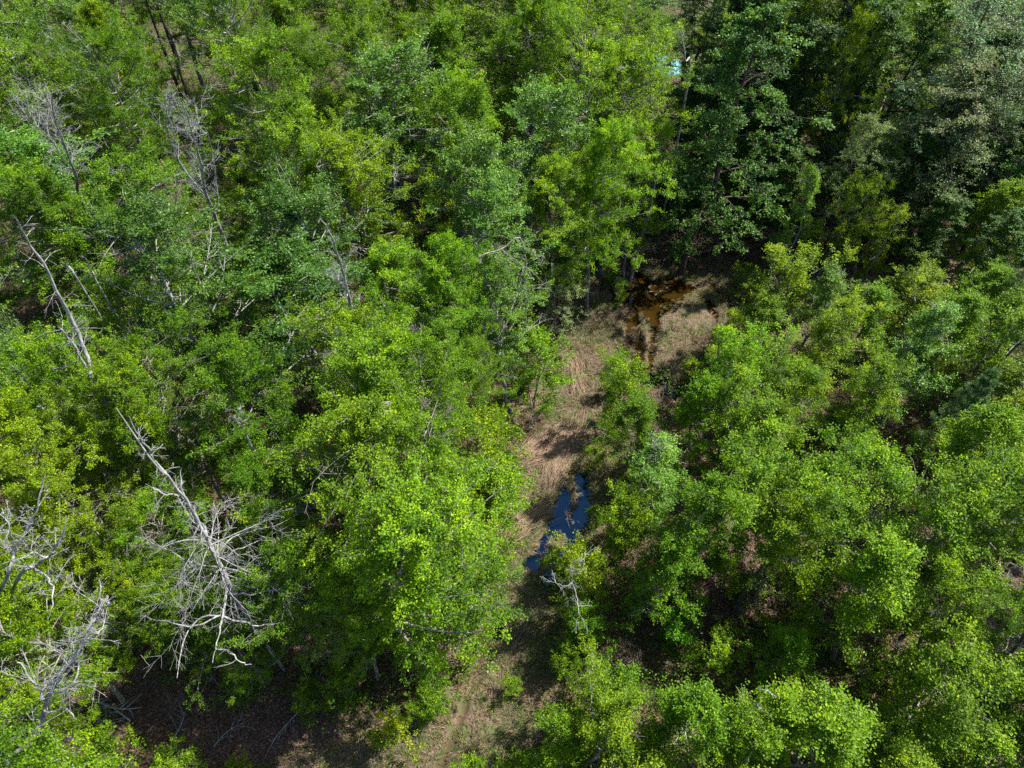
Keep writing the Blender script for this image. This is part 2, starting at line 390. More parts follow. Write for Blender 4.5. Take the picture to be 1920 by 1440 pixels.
KIND = {}
def add_kind(key, variants): KIND[key] = [gen_tree(key, **v) for v in variants]
B_, G_ = M['leaf_bright'], M['bark']
add_kind('bright', [dict(seed=s, H=12, Rr=3.1, cb=0.34, prof=p, nl=46, leaf=0.080, per=35, lmat=B_, bmat=G_, droop=d, bare=b)
    for s, p, d, b in ((11, 'dome', 0.1, .06), (12, 'round', 0.0, .12), (13, 'dome', 0.25, .04), (14, 'cone', 0.1, .08), (15, 'round', .15, .05), (16, 'column', .05, .1))])
add_kind('blue', [dict(seed=s, H=12.5, Rr=2.6, cb=0.32, prof=p, nl=38, leaf=0.09, per=27, lmat=M['leaf_blue'], bmat=M['bark_pale'], droop=0.05, bare=b)
    for s, p, b in ((21, 'round', .15), (22, 'dome', .1))])
add_kind('sapling', [dict(seed=s, H=7.5, Rr=1.55, cb=0.22, prof=p, nl=27, leaf=0.076, per=32, lmat=B_, bmat=G_, droop=0.0, subs=6, twn=4, bare=.06, fork=f, spray=.13)
    for s, p, f in ((31, 'cone', 0), (32, 'dome', 2), (33, 'column', 3), (34, 'round', 0))])
add_kind('blue_sapling', [dict(seed=s, H=7.5, Rr=1.45, cb=0.2, prof=p, nl=26, leaf=0.076, per=32, lmat=M['leaf_blue'], bmat=M['bark_pale'], subs=6, twn=4, bare=.1, spray=.13, bright=.12)
    for s, p in ((41, 'cone'), (42, 'column'))])
add_kind('dark', [dict(seed=s, H=15, Rr=2.7, cb=0.16, prof=p, nl=46, leaf=0.11, per=25, lmat=M['leaf_dark'], bmat=M['bark_dark'], droop=d, bare=.07)
    for s, p, d in ((51, 'column', .3), (52, 'dome', .2), (53, 'cone', .3))])
add_kind('hazy', [dict(seed=s, H=15, Rr=3.0, cb=0.3, prof=p, nl=44, leaf=0.10, per=17, lmat=M['leaf_hazy'], bmat=M['bark_dark'], droop=.45, bare=.1, tw_len=.55)
    for s, p in ((61, 'dome'), (62, 'round'))])
add_kind('shrub', [dict(seed=s, H=2.3, Rr=1.05, cb=0.1, prof='round', nl=16, leaf=0.085, per=13, lmat=B_, bmat=M['twig_brown'], subs=5, twn=4, bare=.06, fork=3, trunk_r=.03, spray=.10, tw_len=.26)
    for s in (71, 72, 73)])
add_kind('bush', [dict(seed=s, H=4.6, Rr=1.45, cb=0.06, prof=p, nl=26, leaf=0.09, per=19, lmat=B_, bmat=M['twig_brown'], subs=6, twn=4, bare=.06, fork=3, trunk_r=.04, spray=.12)
    for s, p in ((91, 'cone'), (92, 'dome'))])
add_kind('brown_shrub', [dict(seed=s, H=2.4, Rr=1.0, cb=0.1, prof='round', nl=18, leaf=0.075, per=6, lmat=M['leaf_brown'], bmat=M['twig_brown'], subs=5, twn=4, bare=.5, fork=3, trunk_r=.025, spray=.10, tw_len=.3)
    for s in (81,)])

NAMES = {'bush': 'leafy_bush', 'bright': 'broadleaf_tree', 'blue': 'silvery_tree', 'sapling': 'young_broadleaf_tree', 'blue_sapling': 'young_silvery_tree', 'dark': 'evergreen_tree',
         'hazy': 'grey_green_tree', 'shrub': 'green_shrub', 'brown_shrub': 'dry_shrub'}
PLANTS = []      # (root, kind, size word, colour word, u, v)
def place(kind, x, y, h, r, var, col, rng):
    tm, cm_, H0, R0 = KIND[kind][var % len(KIND[kind])]
    z = float(ground(x, y))
    e = empty(NAMES[kind], (x, y, z - 0.02), rng.uniform(0, 2 * PI))
    e.scale = (r / R0 * rng.uniform(0.93, 1.07), r / R0 * rng.uniform(0.93, 1.07), h / H0)
    e.rotation_euler = (rng.normal(0, 0.03), rng.normal(0, 0.03), e.rotation_euler.z)
    t = link('trunk' if 'shrub' not in kind and kind != 'bush' else 'stems', tm, e); c = link('crown' if 'shrub' not in kind and kind != 'bush' else 'foliage', cm_, e)
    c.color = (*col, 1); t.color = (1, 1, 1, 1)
    e['category'] = 'shrub' if 'shrub' in kind else 'bush' if kind == 'bush' else 'tree'
    return e

rng = random.Random(5); nrg = np.random.default_rng(5)
placed = []       # x, y, r
def visdist(u, v):
    best = 1e9
    for P in VIS:
        d = float(dseg(np.array(u), np.array(v), P + [P[0]]))
        if pip(np.array(u), np.array(v), P): d = -d
        best = min(best, d)
    return best
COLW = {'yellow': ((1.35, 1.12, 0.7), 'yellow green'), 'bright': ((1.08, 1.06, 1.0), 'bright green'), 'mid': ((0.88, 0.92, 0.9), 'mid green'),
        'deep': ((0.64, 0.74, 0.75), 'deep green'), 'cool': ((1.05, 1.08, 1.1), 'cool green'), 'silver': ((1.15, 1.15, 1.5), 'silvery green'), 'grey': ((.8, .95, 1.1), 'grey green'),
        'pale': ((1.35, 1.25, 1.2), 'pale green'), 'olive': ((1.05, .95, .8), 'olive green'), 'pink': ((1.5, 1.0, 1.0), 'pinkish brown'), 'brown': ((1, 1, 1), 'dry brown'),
        'shade': ((.42, .52, .6), 'shady green'),  # the dark wood's shade, painted into the leaf tint
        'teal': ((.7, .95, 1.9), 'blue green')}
def put(kind, u, v, h, r, colk, var=None, jit=0.07, zc=None):
    if zc == 'base':
        x, y, _ = at(u, v, 0); zc = h * .66; u, v, _ = proj(x, y, zc)
    zc = h * 0.66 if zc is None else zc
    x, y, _ = at(u, v, zc)
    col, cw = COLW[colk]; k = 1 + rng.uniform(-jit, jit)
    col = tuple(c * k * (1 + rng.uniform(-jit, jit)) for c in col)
    e = place(kind, float(x), float(y), h, r, rng.randrange(9) if var is None else var, col, rng_w)
    placed.append((float(x), float(y), r)); PLANTS.append([e, kind, h, r, cw, u, v])
    return e
class _W:
    def uniform(s, a, b): return rng.uniform(a, b)
    def normal(s, a, b): return rng.gauss(a, b)
rng_w = _W()

# ---- individual plants that can be picked out in the photograph: kind, crown centre (pixel), height, radius, colour
EXPL = [
 # big bright mass west of the track
 ('bright',738,1065,12.5,3.3,'bright',0),('bright',640,960,12.5,3.0,'bright',2),('bright',780,900,11.5,2.5,'bright',4),('bright',690,815,12.5,2.9,'bright',0),
 ('bright',575,1130,9,2.2,'deep'),('bright',835,1060,8.5,1.6,'bright'),('bush',868,1065,5.8,1.6,'bright'),('bush',820,1180,5.5,1.6,'bright'),('bright',1905,1180,9,2.0,'mid',1),('sapling',1900,1400,7,1.8,'mid'),('sapling',1880,1310,7,1.6,'olive'),('sapling',1760,1430,6,1.7,'bright'),('bright',665,1170,8.5,1.7,'bright'),
 ('bush',890,860,6,1.7,'yellow'),('bush',938,915,4.2,1.3,'bright'),('shrub',900,905,2.8,1.2,'yellow'),('bright',812,760,11.5,2.3,'bright'),('bright',900,740,9,1.4,'bright'),
 ('bush',1003,690,4.8,1.45,'bright'),('blue',960,610,10,2.0,'cool'),('hazy',1045,560,5.5,1.4,'pale'),('blue',915,500,12,2.7,'cool'),
 ('shrub',1165,550,1.9,.45,'bright'),
 # lit crown above the track, beside the dark wood
 ('bright',1125,370,13,2.7,'pale'),('bright',1160,275,14,3.1,'pale'),('bright',1050,430,11.5,2.6,'bright'),('bright',1100,240,14.5,3.4,'pale'),('sapling',1205,345,11,1.5,'yellow'),  # pale tint puts the lit crown's sunlight into its leaf colour
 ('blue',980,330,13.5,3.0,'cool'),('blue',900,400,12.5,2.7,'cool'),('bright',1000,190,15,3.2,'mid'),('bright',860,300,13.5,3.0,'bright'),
 ('sapling',690,110,13,2.2,'pale'),('sapling',775,140,11,1.6,'yellow'),('bright',540,240,14,3.2,'bright'),('bright',560,350,13,3.0,'bright'),
 # dark wood
 ('dark',1345,210,17,3.2,'deep'),('dark',1450,90,17,3.2,'pale'),('bright',1560,110,16,2.4,'yellow'),('bright',1610,190,14,2.0,'yellow'),('bright',1440,95,16.5,2.6,'yellow'),
 ('bright',1700,90,15,3.0,'pale'),
 ('hazy',1800,160,16,3.4,'grey'),('hazy',1880,90,16,3.4,'pale'),('hazy',1760,270,13.5,3.0,'olive'),('hazy',1870,230,14,3.2,'grey'),('hazy',1600,330,11,1.6,'pale'),
 ('blue_sapling',1505,390,8.5,1.1,'silver'),('sapling',1575,400,8,1.3,'olive'),('sapling',1640,450,6.5,1.3,'yellow'),('blue_sapling',1885,350,9.5,2.0,'teal'),('sapling',1860,430,8,2.0,'yellow'),
 ('dark',1890,470,8,2.2,'deep'),('dark',1760,440,8,2.0,'deep'),
 # young trees east of the track
 ('sapling',1480,545,7.0,1.9,'yellow'),('sapling',1425,600,5.5,1.5,'bright'),('blue_sapling',1540,560,6.5,1.4,'silver'),('sapling',1700,560,6,1.8,'yellow'),('sapling',1620,590,6.5,1.6,'bright'),
 ('bush',1165,735,5.0,1.2,'bright'),('sapling',1195,800,6.5,1.5,'mid'),('blue_sapling',1235,900,7.5,1.5,'silver'),('sapling',1370,700,8,1.6,'pale'),('sapling',1390,790,7.5,1.6,'bright'),
 ('sapling',1300,800,7,1.5,'bright'),('sapling',1460,810,6,1.2,'olive'),('sapling',1560,660,7.5,1.7,'yellow'),('sapling',1620,740,7,1.5,'yellow'),('blue_sapling',1730,670,8,1.8,'silver'),
 ('sapling',1790,610,7,1.6,'bright'),('sapling',1880,650,8,1.9,'bright'),('sapling',1850,560,6.5,1.6,'olive'),('sapling',1800,850,8.5,1.9,'bright'),('sapling',1890,800,8.5,1.9,'yellow'),
 ('sapling',1620,940,8.5,1.9,'bright'),('sapling',1500,960,8.5,1.8,'bright'),('sapling',1390,930,8.5,1.8,'bright'),('sapling',1310,1010,8.5,1.7,'mid'),('sapling',1170,960,5.8,1.2,'yellow'),
 ('bush',1095,1085,4.6,1.2,'yellow'),('sapling',1240,1060,7,1.4,'mid'),('sapling',1440,1040,8,1.4,'yellow'),('sapling',1740,1010,9,2.0,'bright'),('sapling',1870,970,9.5,2.1,'bright'),
 ('sapling',1660,1130,8.5,1.9,'pale'),('sapling',1780,1160,7.5,1.5,'bright'),('sapling',1460,1220,4.5,1.1,'bright'),('shrub',1270,1180,2.6,1.0,'teal'),('bush',1150,1300,4,1.2,'mid'),
 ('sapling',1110,1370,6.5,1.4,'bright'),('bush',1050,1400,3.6,1.2,'bright'),('bush',1190,1420,5,1.4,'bright'),('bush',1090,1180,3.4,.9,'mid'),('sapling',1270,1370,7,1.6,'cool'),('sapling',1400,1410,7,1.5,'olive'),('sapling',1540,1380,7.5,2.1,'yellow'),('sapling',1780,1330,8,1.8,'olive'),
 ('sapling',1660,1440,6,1.6,'yellow'),('blue_sapling',1850,1290,5.5,1.1,'teal'),('brown_shrub',1290,1075,5.6,.5,'pink'),('shrub',1350,1240,2.6,1.1,'mid'),
 ('bright',250,850,12,2.2,'bright'),('bright',180,800,12.5,2.0,'bright'),('bright',330,800,11.5,2.2,'mid'),('shrub',960,1285,1.2,.5,'bright'),('shrub',1060,1245,2.4,.7,'mid'),('shrub',820,1310,1.9,.8,'mid'),('shrub',740,1370,2.0,.9,'yellow'),('shrub',790,1330,1.5,.6,'bright'),
 ('shrub',580,1310,1.7,.8,'mid'),('shrub',640,1290,2.4,1.0,'deep'),('shrub',450,1290,1.6,.8,'deep'),('shrub',320,1430,2.2,.9,'bright'),('shrub',190,1410,2.8,1.0,'yellow'),
 # lower left corner, yellowish broad leaves
 ('bright',60,1180,11,2.0,'yellow'),('bright',40,1000,12,2.2,'yellow'),('bright',160,960,11,2.0,'yellow'),('bright',30,1330,9,1.4,'yellow'),('bright',130,1060,10,1.6,'yellow'),
 ('bright',300,1010,7.5,2.0,'bright'),('bright',330,1160,6.6,1.9,'mid'),('bright',450,1190,6.6,1.8,'deep'),('bright',500,960,8.5,2.0,'mid'),('bright',420,1090,6.2,1.7,'mid'),('bright',110,870,12,2.2,'yellow'),
]
BASE = [ # front of the dark wood, given by the foot of the trunk
 ('brown_shrub',1200,500,2.6,1.2,'brown'),('brown_shrub',1245,488,3,1.3,'brown'),('brown_shrub',1290,495,2.4,1.2,'brown'),('brown_shrub',1335,485,3,1.3,'brown'),('brown_shrub',1385,495,2.6,1.2,'brown'),('brown_shrub',1430,490,3,1.2,'brown'),('shrub',1310,478,2,.8,'mid'),('bush',1080,505,5.5,1.6,'bright'),('bush',1122,470,5.5,1.5,'yellow'),
 ('dark',1225,455,7,1.7,'deep'),('dark',1290,462,6,1.5,'mid'),('dark',1345,455,8,1.9,'deep'),('dark',1400,462,6,1.5,'deep'),('dark',1440,470,8,1.9,'mid'),('dark',1500,480,7,1.7,'deep'),('dark',1560,478,9,2.0,'mid'),
 ('dark',1640,470,9,2.2,'deep'),('dark',1720,480,8,2.0,'deep'),('dark',1800,480,9,2.3,'deep'),('dark',1890,500,9,2.3,'deep'),
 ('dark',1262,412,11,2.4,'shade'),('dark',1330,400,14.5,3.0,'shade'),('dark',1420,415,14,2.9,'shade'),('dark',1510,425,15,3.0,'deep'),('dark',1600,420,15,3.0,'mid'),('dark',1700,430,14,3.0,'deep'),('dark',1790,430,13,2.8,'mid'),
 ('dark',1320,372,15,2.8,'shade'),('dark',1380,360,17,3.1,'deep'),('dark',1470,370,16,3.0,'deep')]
EXPL = [t if len(t) == 7 else t + (None,) for t in EXPL]
for k, u, v, h, r, c, vr in EXPL: put(k, u, v, h, r, c, vr)
for k, u, v, h, r, c in BASE: put(k, u, v, h, r, c, zc='base')
NEXP = len(placed)

# ---- the rest of the wood, seeded where crowns are seen and bare ground is not
def zone(u, v):
    if u > 1170 + (v - 250) * 0.05 and v < 470: return 'D'
    if u > 1060 and v >= 470: return 'R'
    return 'L'
tries = 0; count = 0
HCAP = [(390,1080,190,6.8),(130,620,120,10.5),(400,370,135,7),(140,320,95,8),(110,1250,130,7.5),(640,540,60,10),(1420,580,150,5.2)]
cands = []
while tries < 30000:
    tries += 1
    y = rng.uniform(3, 84); x = rng.uniform(-56, 56)
    if abs(x) > 15 + y * 0.75: continue
    h = rng.uniform(9.0, 14.0); u, v, dep = proj(x, y, h * 0.66); z = zone(u, v)
    if z == 'R': h = rng.uniform(5.5, 8.5); u, v, dep = proj(x, y, h * .66); z = 'R' if u > 1060 else z
    if z == 'D': h = rng.uniform(12, 17); u, v, dep = proj(x, y, h * .66)
    if z == 'R' and v < 480: z = 'D'; h = rng.uniform(8, 11)
    if z == 'L' and y > 30: h += (y - 30) * .14; u, v, dep = proj(x, y, h * .66)
    r = {'L': rng.uniform(2.3, 3.9), 'D': rng.uniform(2.4, 3.2), 'R': rng.uniform(1.4, 2.0)}[z]
    if y > 45: r *= 1.15
    for a, b, c, hc in HCAP:
        if math.hypot(u - a, v - b) < c and h > hc: h = hc * rng.uniform(.85, 1); u, v, dep = proj(x, y, h * .66)
    if u < -260 or u > 2260 or v < -60 or v > 1640 or (v > 1460 and 60 < u < 1000): continue
    if bool(pip(np.array(x), np.array(y), CLEAR_W)) and z != 'R': continue
    rp = r * FPX / dep
    if visdist(u, v) < rp * 0.92: continue
    if visdist(*proj(x, y, h * 0.35)[:2]) < rp * 0.5: continue
    if any(math.hypot(u - a, v - b) < rp * 0.75 + c for a, b, c in GAPS): continue
    if any(math.hypot(tu - a, tv - b) < rp * 0.55 + c * .8 for a, b, c in GAPS[:2] + GAPS[3:4] for tu, tv, _ in (proj(x, y, h * .95), proj(x, y, h * .4))): continue
    need = {'L': .64, 'D': .8, 'R': .8}[z]
    if any((x - a) ** 2 + (y - b) ** 2 < (need * (r + c)) ** 2 for a, b, c in placed): continue
    if z == 'D': kind = rng.choices(['dark', 'hazy', 'bright'], [6, 1.2, 1.2])[0] if u < 1650 else rng.choices(['dark', 'hazy'], [3, 4])[0]
    elif z == 'R': kind = rng.choices(['sapling', 'blue_sapling', 'shrub'], [7, 1.5, 0])[0]
    else: kind = rng.choices(['bright', 'blue'], [6, 1.6 if 300 < u < 1100 and v < 700 else .8])[0]
    ck = {'dark': ['mid', 'deep', 'bright', 'olive'], 'hazy': ['grey', 'pale', 'olive'], 'bright': ['yellow', 'bright', 'bright', 'mid', 'mid', 'deep'] if z == 'L' else ['mid', 'deep'],
          'blue': ['cool', 'mid', 'bright'], 'sapling': ['yellow', 'bright', 'mid', 'olive'], 'blue_sapling': ['silver', 'cool'], 'shrub': ['mid', 'bright']}[kind]
    if z == 'L' and 150 < u < 600 and 480 < v < 800: ck = ['mid', 'deep', 'bright']
    put(kind, u, v, h, r, rng.choice(ck)); count += 1
# understory shrubs in the gaps and along the track
tries = 0; ns = 0
while tries < 3000 and ns < 55:
    tries += 1
    y = rng.uniform(4, 46); x = rng.uniform(-22, 32)
    u, v, dep = proj(x, y, 1.0)
    if not (-20 < u < 1940 and -20 < v < 1460): continue
    near_gap = any(math.hypot(u - a, v - b) < c + 25 for a, b, c in GAPS)
    vd = visdist(u, v)
    if not (near_gap or -4 < vd < 45): continue
    if any((x - a) ** 2 + (y - b) ** 2 < (0.7 if c > 1.3 else .8 * (c + .7)) ** 2 for a, b, c in placed): continue
    if vd < 0 and rng.random() < .6: continue
    r = rng.uniform(.5, .95)
    put(rng.choices(['shrub', 'brown_shrub'], [5, 1])[0], u, v, r * 2.1, r, rng.choice(['mid', 'bright', 'olive', 'deep']), zc=1.0); ns += 1
# ------------------------------------------------------------------ dead trees
def grow(T, rg, p, d, L, r, depth, grav=0.0, crook=0.28, kids=4):
    m = max(4, int(L / 0.22) + 2); P = [p]; dd = unit(d)
    for k in range(m - 1):
        dd = unit(dd + rg.normal(0, crook, 3) * 0.45 + np.array([0, 0, grav * 0.12])); P.append(P[-1] + dd * L / (m - 1))
    P = np.array(P); t = np.linspace(0, 1, m); T.add(P, np.maximum(r * (1 - t * 0.8), 0.0045), 5 if r > .03 else 3)
    if depth <= 0: return P
    for k in range(kids + (1 if L > 1.5 else 0)):
        tt = 0.25 + 0.75 * (k + rg.uniform(0.1, .9)) / kids; tt = min(tt, .98); i_ = int(tt * (m - 1))
        dv = unit(P[min(i_ + 1, m - 1)] - P[i_]) if i_ < m - 1 else dd
        q_ = unit(dv + unit(rg.normal(0, 1, 3)) * 0.95)
        grow(T, rg, P[i_], q_, L * rg.uniform(0.32, 0.52), r * (1 - tt * 0.75) * 0.5, depth - 1, grav, crook, kids)
    return P
def curve(pts, n):
    pts = np.asarray(pts, float); k = len(pts); t = np.linspace(0, k - 1, n); out = []
    for a in t:
        i_ = min(int(a), k - 2); f = a - i_
        p0, p1, p2, p3 = pts[max(i_ - 1, 0)], pts[i_], pts[i_ + 1], pts[min(i_ + 2, k - 1)]
        out.append(0.5 * ((2 * p1) + (-p0 + p2) * f + (2 * p0 - 5 * p1 + 4 * p2 - p3) * f * f + (-p0 + 3 * p1 - 3 * p2 + p3) * f ** 3))
    return np.array(out)
def zpole(u0, v0, z0, u1, v1):
    """height of the point of the vertical through (u0,v0,z0) that shows nearest to (u1,v1)"""
    x, y, _ = at(u0, v0, z0); best = min(((math.hypot(proj(x, y, z)[0] - u1, proj(x, y, z)[1] - v1), z) for z in np.arange(0.5, 22, .1)))
    return best[1]
def dead_tree(label, main, forks, limbs, seed, r0, mat='dead', z_lo=0.4, z_hi=0.9, ll=1.8, depth=2, grav=-0.4, base=None, name='bare_tree', grp=None, kids=4, elev=0.3, skirt=None):
    """main: [(px,py,z)...] from low to high; forks: further stems the same way; limbs: number of side limbs"""
    rg = np.random.default_rng(seed)
    P = [at(a, b, z) for a, b, z in main]
    foot = np.array([P[0][0], P[0][1], float(ground(P[0][0], P[0][1])) - 0.1]) if base is None else np.array(base)
    org = foot.copy(); TT = Tubes(); LT = TT if limbs <= 16 else Tubes()
    pts = [foot - org] if P[0][2] > 0.3 else []
    pts += [p - org for p in P]
    Q = curve(pts, 26); n = len(Q); t = np.linspace(0, 1, n)
    Q[2:] += np.cumsum(rg.normal(0, 0.022, (n - 2, 3)), 0)
    r0 *= .62; TT.add(Q, r0 * (1 - t) ** 0.8 + 0.012, 8)
    stems = [(Q, r0)]
    for f in forks:
        F = curve([at(a, b, z) - org for a, b, z in f[1:]], 14); rr = f[0]
        i_ = np.argmin(np.linalg.norm(Q - F[0], axis=1)); AP = np.concatenate([a_ for a_, _ in stems]); F[0] = AP[np.argmin(np.linalg.norm(AP - F[0], axis=1))]; rr *= .55; F[1:] += np.cumsum(rg.normal(0, .035, (13, 3)), 0)
        TT.add(F, rr * (1 - np.linspace(0, 1, 14)) ** .8 + 0.008, 6); stems.append((F, rr))
    for k in range(limbs):
        S, rr = stems[0] if (k % 2 or len(stems) == 1) else stems[1 + (k // 2) % (len(stems) - 1)]
        tt = z_lo + (z_hi - z_lo) * (k + rg.uniform(0, 1)) / limbs; i_ = min(int(tt * (len(S) - 1)), len(S) - 2)
        if S is not Q: tt = .4; i_ = int(rg.uniform(.3, .95) * (len(S) - 2))
        az = k * 2.4 + rg.normal(0, .4); d = np.array([math.cos(az), math.sin(az), elev + rg.normal(0, .2)])
        L = ll * (1.25 - 0.8 * tt) * rg.uniform(.6, 1.2)
        grow(LT, rg, S[i_], d, L, max(.012, rr * .30 * (1 - tt * .6)), depth, grav, .3, kids)
    if skirt:
        ns_, za, zb, rl = skirt
        for k in range(ns_):
            zt = za + (zb - za) * (k + rg.uniform(0, 1)) / ns_; i_ = int(np.argmin(np.abs(Q[:, 2] + org[2] - zt))); az = k * 2.4 + rg.normal(0, .3)
            L = rl * rg.uniform(.55, 1.1) * (1 - .45 * abs(2 * (k / ns_) - .6))
            grow(LT, rg, Q[i_], np.array([math.cos(az), math.sin(az), rg.uniform(-.15, .3)]), L, .026, 2, -.25, .26, 6)
    e = empty(name, tuple(org)); tag(e, label, 'dead tree', grp)
    link('trunk', TT.mesh(name + '_trunk', M[mat]), e)
    if LT.n and LT is not TT: link('branches', LT.mesh(name + '_branches', M[mat]), e)
    return e
# the big white snag, lower left
z1 = 13.8
dead_tree('tall bleached white dead tree with two bare prongs and a wide skirt of twisted branches', [(437,1110,7.2),(425,1075,8),(392,1010,10),(372,965,11),(330,905,13),(292,870,14.2),(225,770,16.2)],
          [(.045,(292,870,z1+2.4-2.6),(280,830,z1+2.4-1.2),(258,765,z1+2.7)), (.08,(385,995,10),(362,945,11.4),(350,880,12.6)), (.05,(340,925,z1+2.4-4.5),(315,925,z1+2.4-4.2),(298,912,z1+2.4-3.8)),
           (.07,(430,1090,7.6),(432,1150,7.8),(428,1190,7.6),(416,1245,7.4)), (.045,(432,1150,7.8),(380,1160,7.6),(352,1200,7.4),(345,1262,7.2)),
           (.045,(420,1150,7.8),(370,1175,7.7),(320,1165,7.6),(272,1158,7.6)), (.05,(437,1110,7.8),(480,1115,8),(548,1098,8)), (.05,(432,1160,7.8),(480,1172,7.8),(525,1166,7.6)),
           (.05,(395,1015,9.6),(350,1018,9.4),(300,1030,9.2),(262,1058,8.9)), (.045,(405,1050,8.7),(450,1020,9),(490,1000,9)), (.04,(398,1060,8.4),(392,1090,8.2),(391,1115,8)),
           (.04,(420,1220,7.4),(450,1240,7.4),(474,1255,7.2))],
          56, 101, .112, z_lo=.25, z_hi=.95, ll=.75, depth=1, grav=-.2, elev=.1, kids=5, skirt=(24, 7.2, 10.6, 3.3))
# snag at the left edge, long leaning trunk
dead_tree('long leaning grey dead trunk with thick scaly bark and short broken twigs near the edge', [(192,748,11),(165,690,12.1),(130,610,13.7),(100,560,15.1),(78,500,16.5),(50,455,17.5),(22,405,19)],
          [(.07,(165,690,12.1),(150,650,13.1),(128,608,14.1))], 22, 102, .125, z_lo=.45, z_hi=.97, ll=1.1, depth=1, kids=4)
# bottom left corner snag leaning over the dark floor
dead_tree('leaning white dead tree whose tangled lichen tips reach over the shaded forest floor', [(25,1450,8.5),(60,1380,9.7),(80,1320,10.7),(95,1270,11.5),(110,1250,11.9),(142,1212,12.5),(160,1180,13.1),(175,1150,13.5),(205,1125,14.1)],
          [(.06,(85,1300,10.9),(140,1280,11.5),(150,1200,12.3)), (.05,(165,1180,13.1),(176,1140,13.5),(172,1105,13.9)), (.04,(150,1200,12.5),(180,1185,12.5),(188,1165,12.7)), (.06,(80,1320,10.7),(60,1280,11.5),(30,1250,12)), (.05,(75,1330,10.5),(110,1325,10.8),(138,1345,11)),(.045,(95,1280,11.3),(120,1255,11.8),(130,1230,12.1))],
          36, 103, .13, z_lo=.35, z_hi=1.0, ll=1.1, depth=2, elev=.5, kids=4, grav=.3)
dead_tree('silver bare branches poking from the yellow green crown at the edge above the lichen snag', [(0,1100,11),(25,1035,12.5),(40,1000,13.1),(55,960,13.9),(66,900,14.7)], [(.04,(25,1035,12.5),(12,990,13.5),(2,950,13.9))], 22, 104, .07, z_lo=.3, ll=.8, depth=2, elev=.6, kids=3, base=at(-60,1200,0))
dead_tree('pale spreading bare branches fanning over yellow green leaves beside the white skirted snag', [(35,1085,10.9),(70,1062,11.5),(95,1045,12.1),(120,1010,12.8),(132,965,13.5)], [(.05,(60,1068,11.4),(95,1090,11.5),(112,1120,11.5),(104,1165,11.1)), (.04,(95,1045,12.1),(65,1040,12.3),(30,1060,12.1))], 26, 105, .08, z_lo=.25, ll=.8, depth=2, elev=.6, kids=3, base=at(10,1180,0))
# forked bare tree, upper left
zf = zpole(412, 430, 5, 345, 200)
dead_tree('slender bare tree with four upright grey forks below the twin dark pine trunks', [(412,430,8.5),(398,395,10.1),(385,360,11.5),(378,310,13.3),(362,250,15.5),(345,190,17.5)],
          [(.06,(388,370,11.1),(340,310,12.9),(312,255,15.1),(300,165,18.1)), (.05,(335,305,13.1),(325,250,15.1),(308,200,17.1)), (.06,(410,400,9.7),(398,320,12.1),(384,260,14.5),(368,225,16.1)), (.04,(372,280,14.3),(385,230,15.7),(392,195,16.5))], 60, 106, .16, z_lo=.4, ll=1.5, depth=2, elev=.9, grav=.5)
dead_tree('thin pale bare tree with fine upswept twigs in the upper left canopy', [(160,390,8.5),(140,330,11),(115,270,13.5),(98,230,15),(85,165,17.5)], [(.04,(135,320,11.5),(100,265,13.7),(62,225,15.5),(48,195,16.5)), (.035,(118,275,13.5),(105,215,15.5),(88,140,18.1))], 50, 107, .13, z_lo=.4, ll=1.5, depth=2, elev=.9, grav=.5)
dead_tree('small pale bare bush of branching twigs in a dark hollow of the upper canopy', [(215,362,9.5),(213,335,10.7),(208,310,11.7)], [(.03,(214,350,10.1),(190,335,10.7),(165,325,11.1))], 16, 108, .05, z_lo=.2, ll=1.3, depth=2, elev=.4)
dead_tree('brownish twiggy dead tree standing below the four forked bare tree', [(350,480,7.5),(335,440,9),(320,400,10.5),(290,360,12)], [(.03,(325,410,10.1),(330,370,11.5),(342,325,13.1))], 26, 109, .07, z_lo=.2, ll=1.0, depth=2, elev=.7, mat='twig_brown')
dead_tree('thin white dead spire with a fork standing mid canopy above the dense trees', [(665,610,9.5),(658,570,10.9),(645,520,12.9),(625,460,15.3),(598,412,17.5)], [(.03,(652,560,11.5),(648,510,13.3),(650,470,14.9)), (.03,(650,545,11.9),(630,520,13.1),(606,508,14.1))], 24, 110, .14, z_lo=.35, ll=.8, depth=2, elev=.9, grav=.5)
dead_tree('pale tangle of bare twigs crowning the yellow sapling beside the blue puddle', [(1080,1165,2),(1078,1120,3.2),(1076,1080,4.6),(1082,1050,5.2)], [(.02,(1076,1090,4.5),(1050,1095,4.7),(1030,1088,4.8)), (.02,(1078,1080,4.7),(1100,1060,5),(1108,1035,5.2)), (.02,(1078,1105,4.2),(1082,1150,4),(1078,1168,3.8))], 26, 111, .022, z_lo=.4, ll=.8, depth=2, elev=.3, mat='bark_pale')
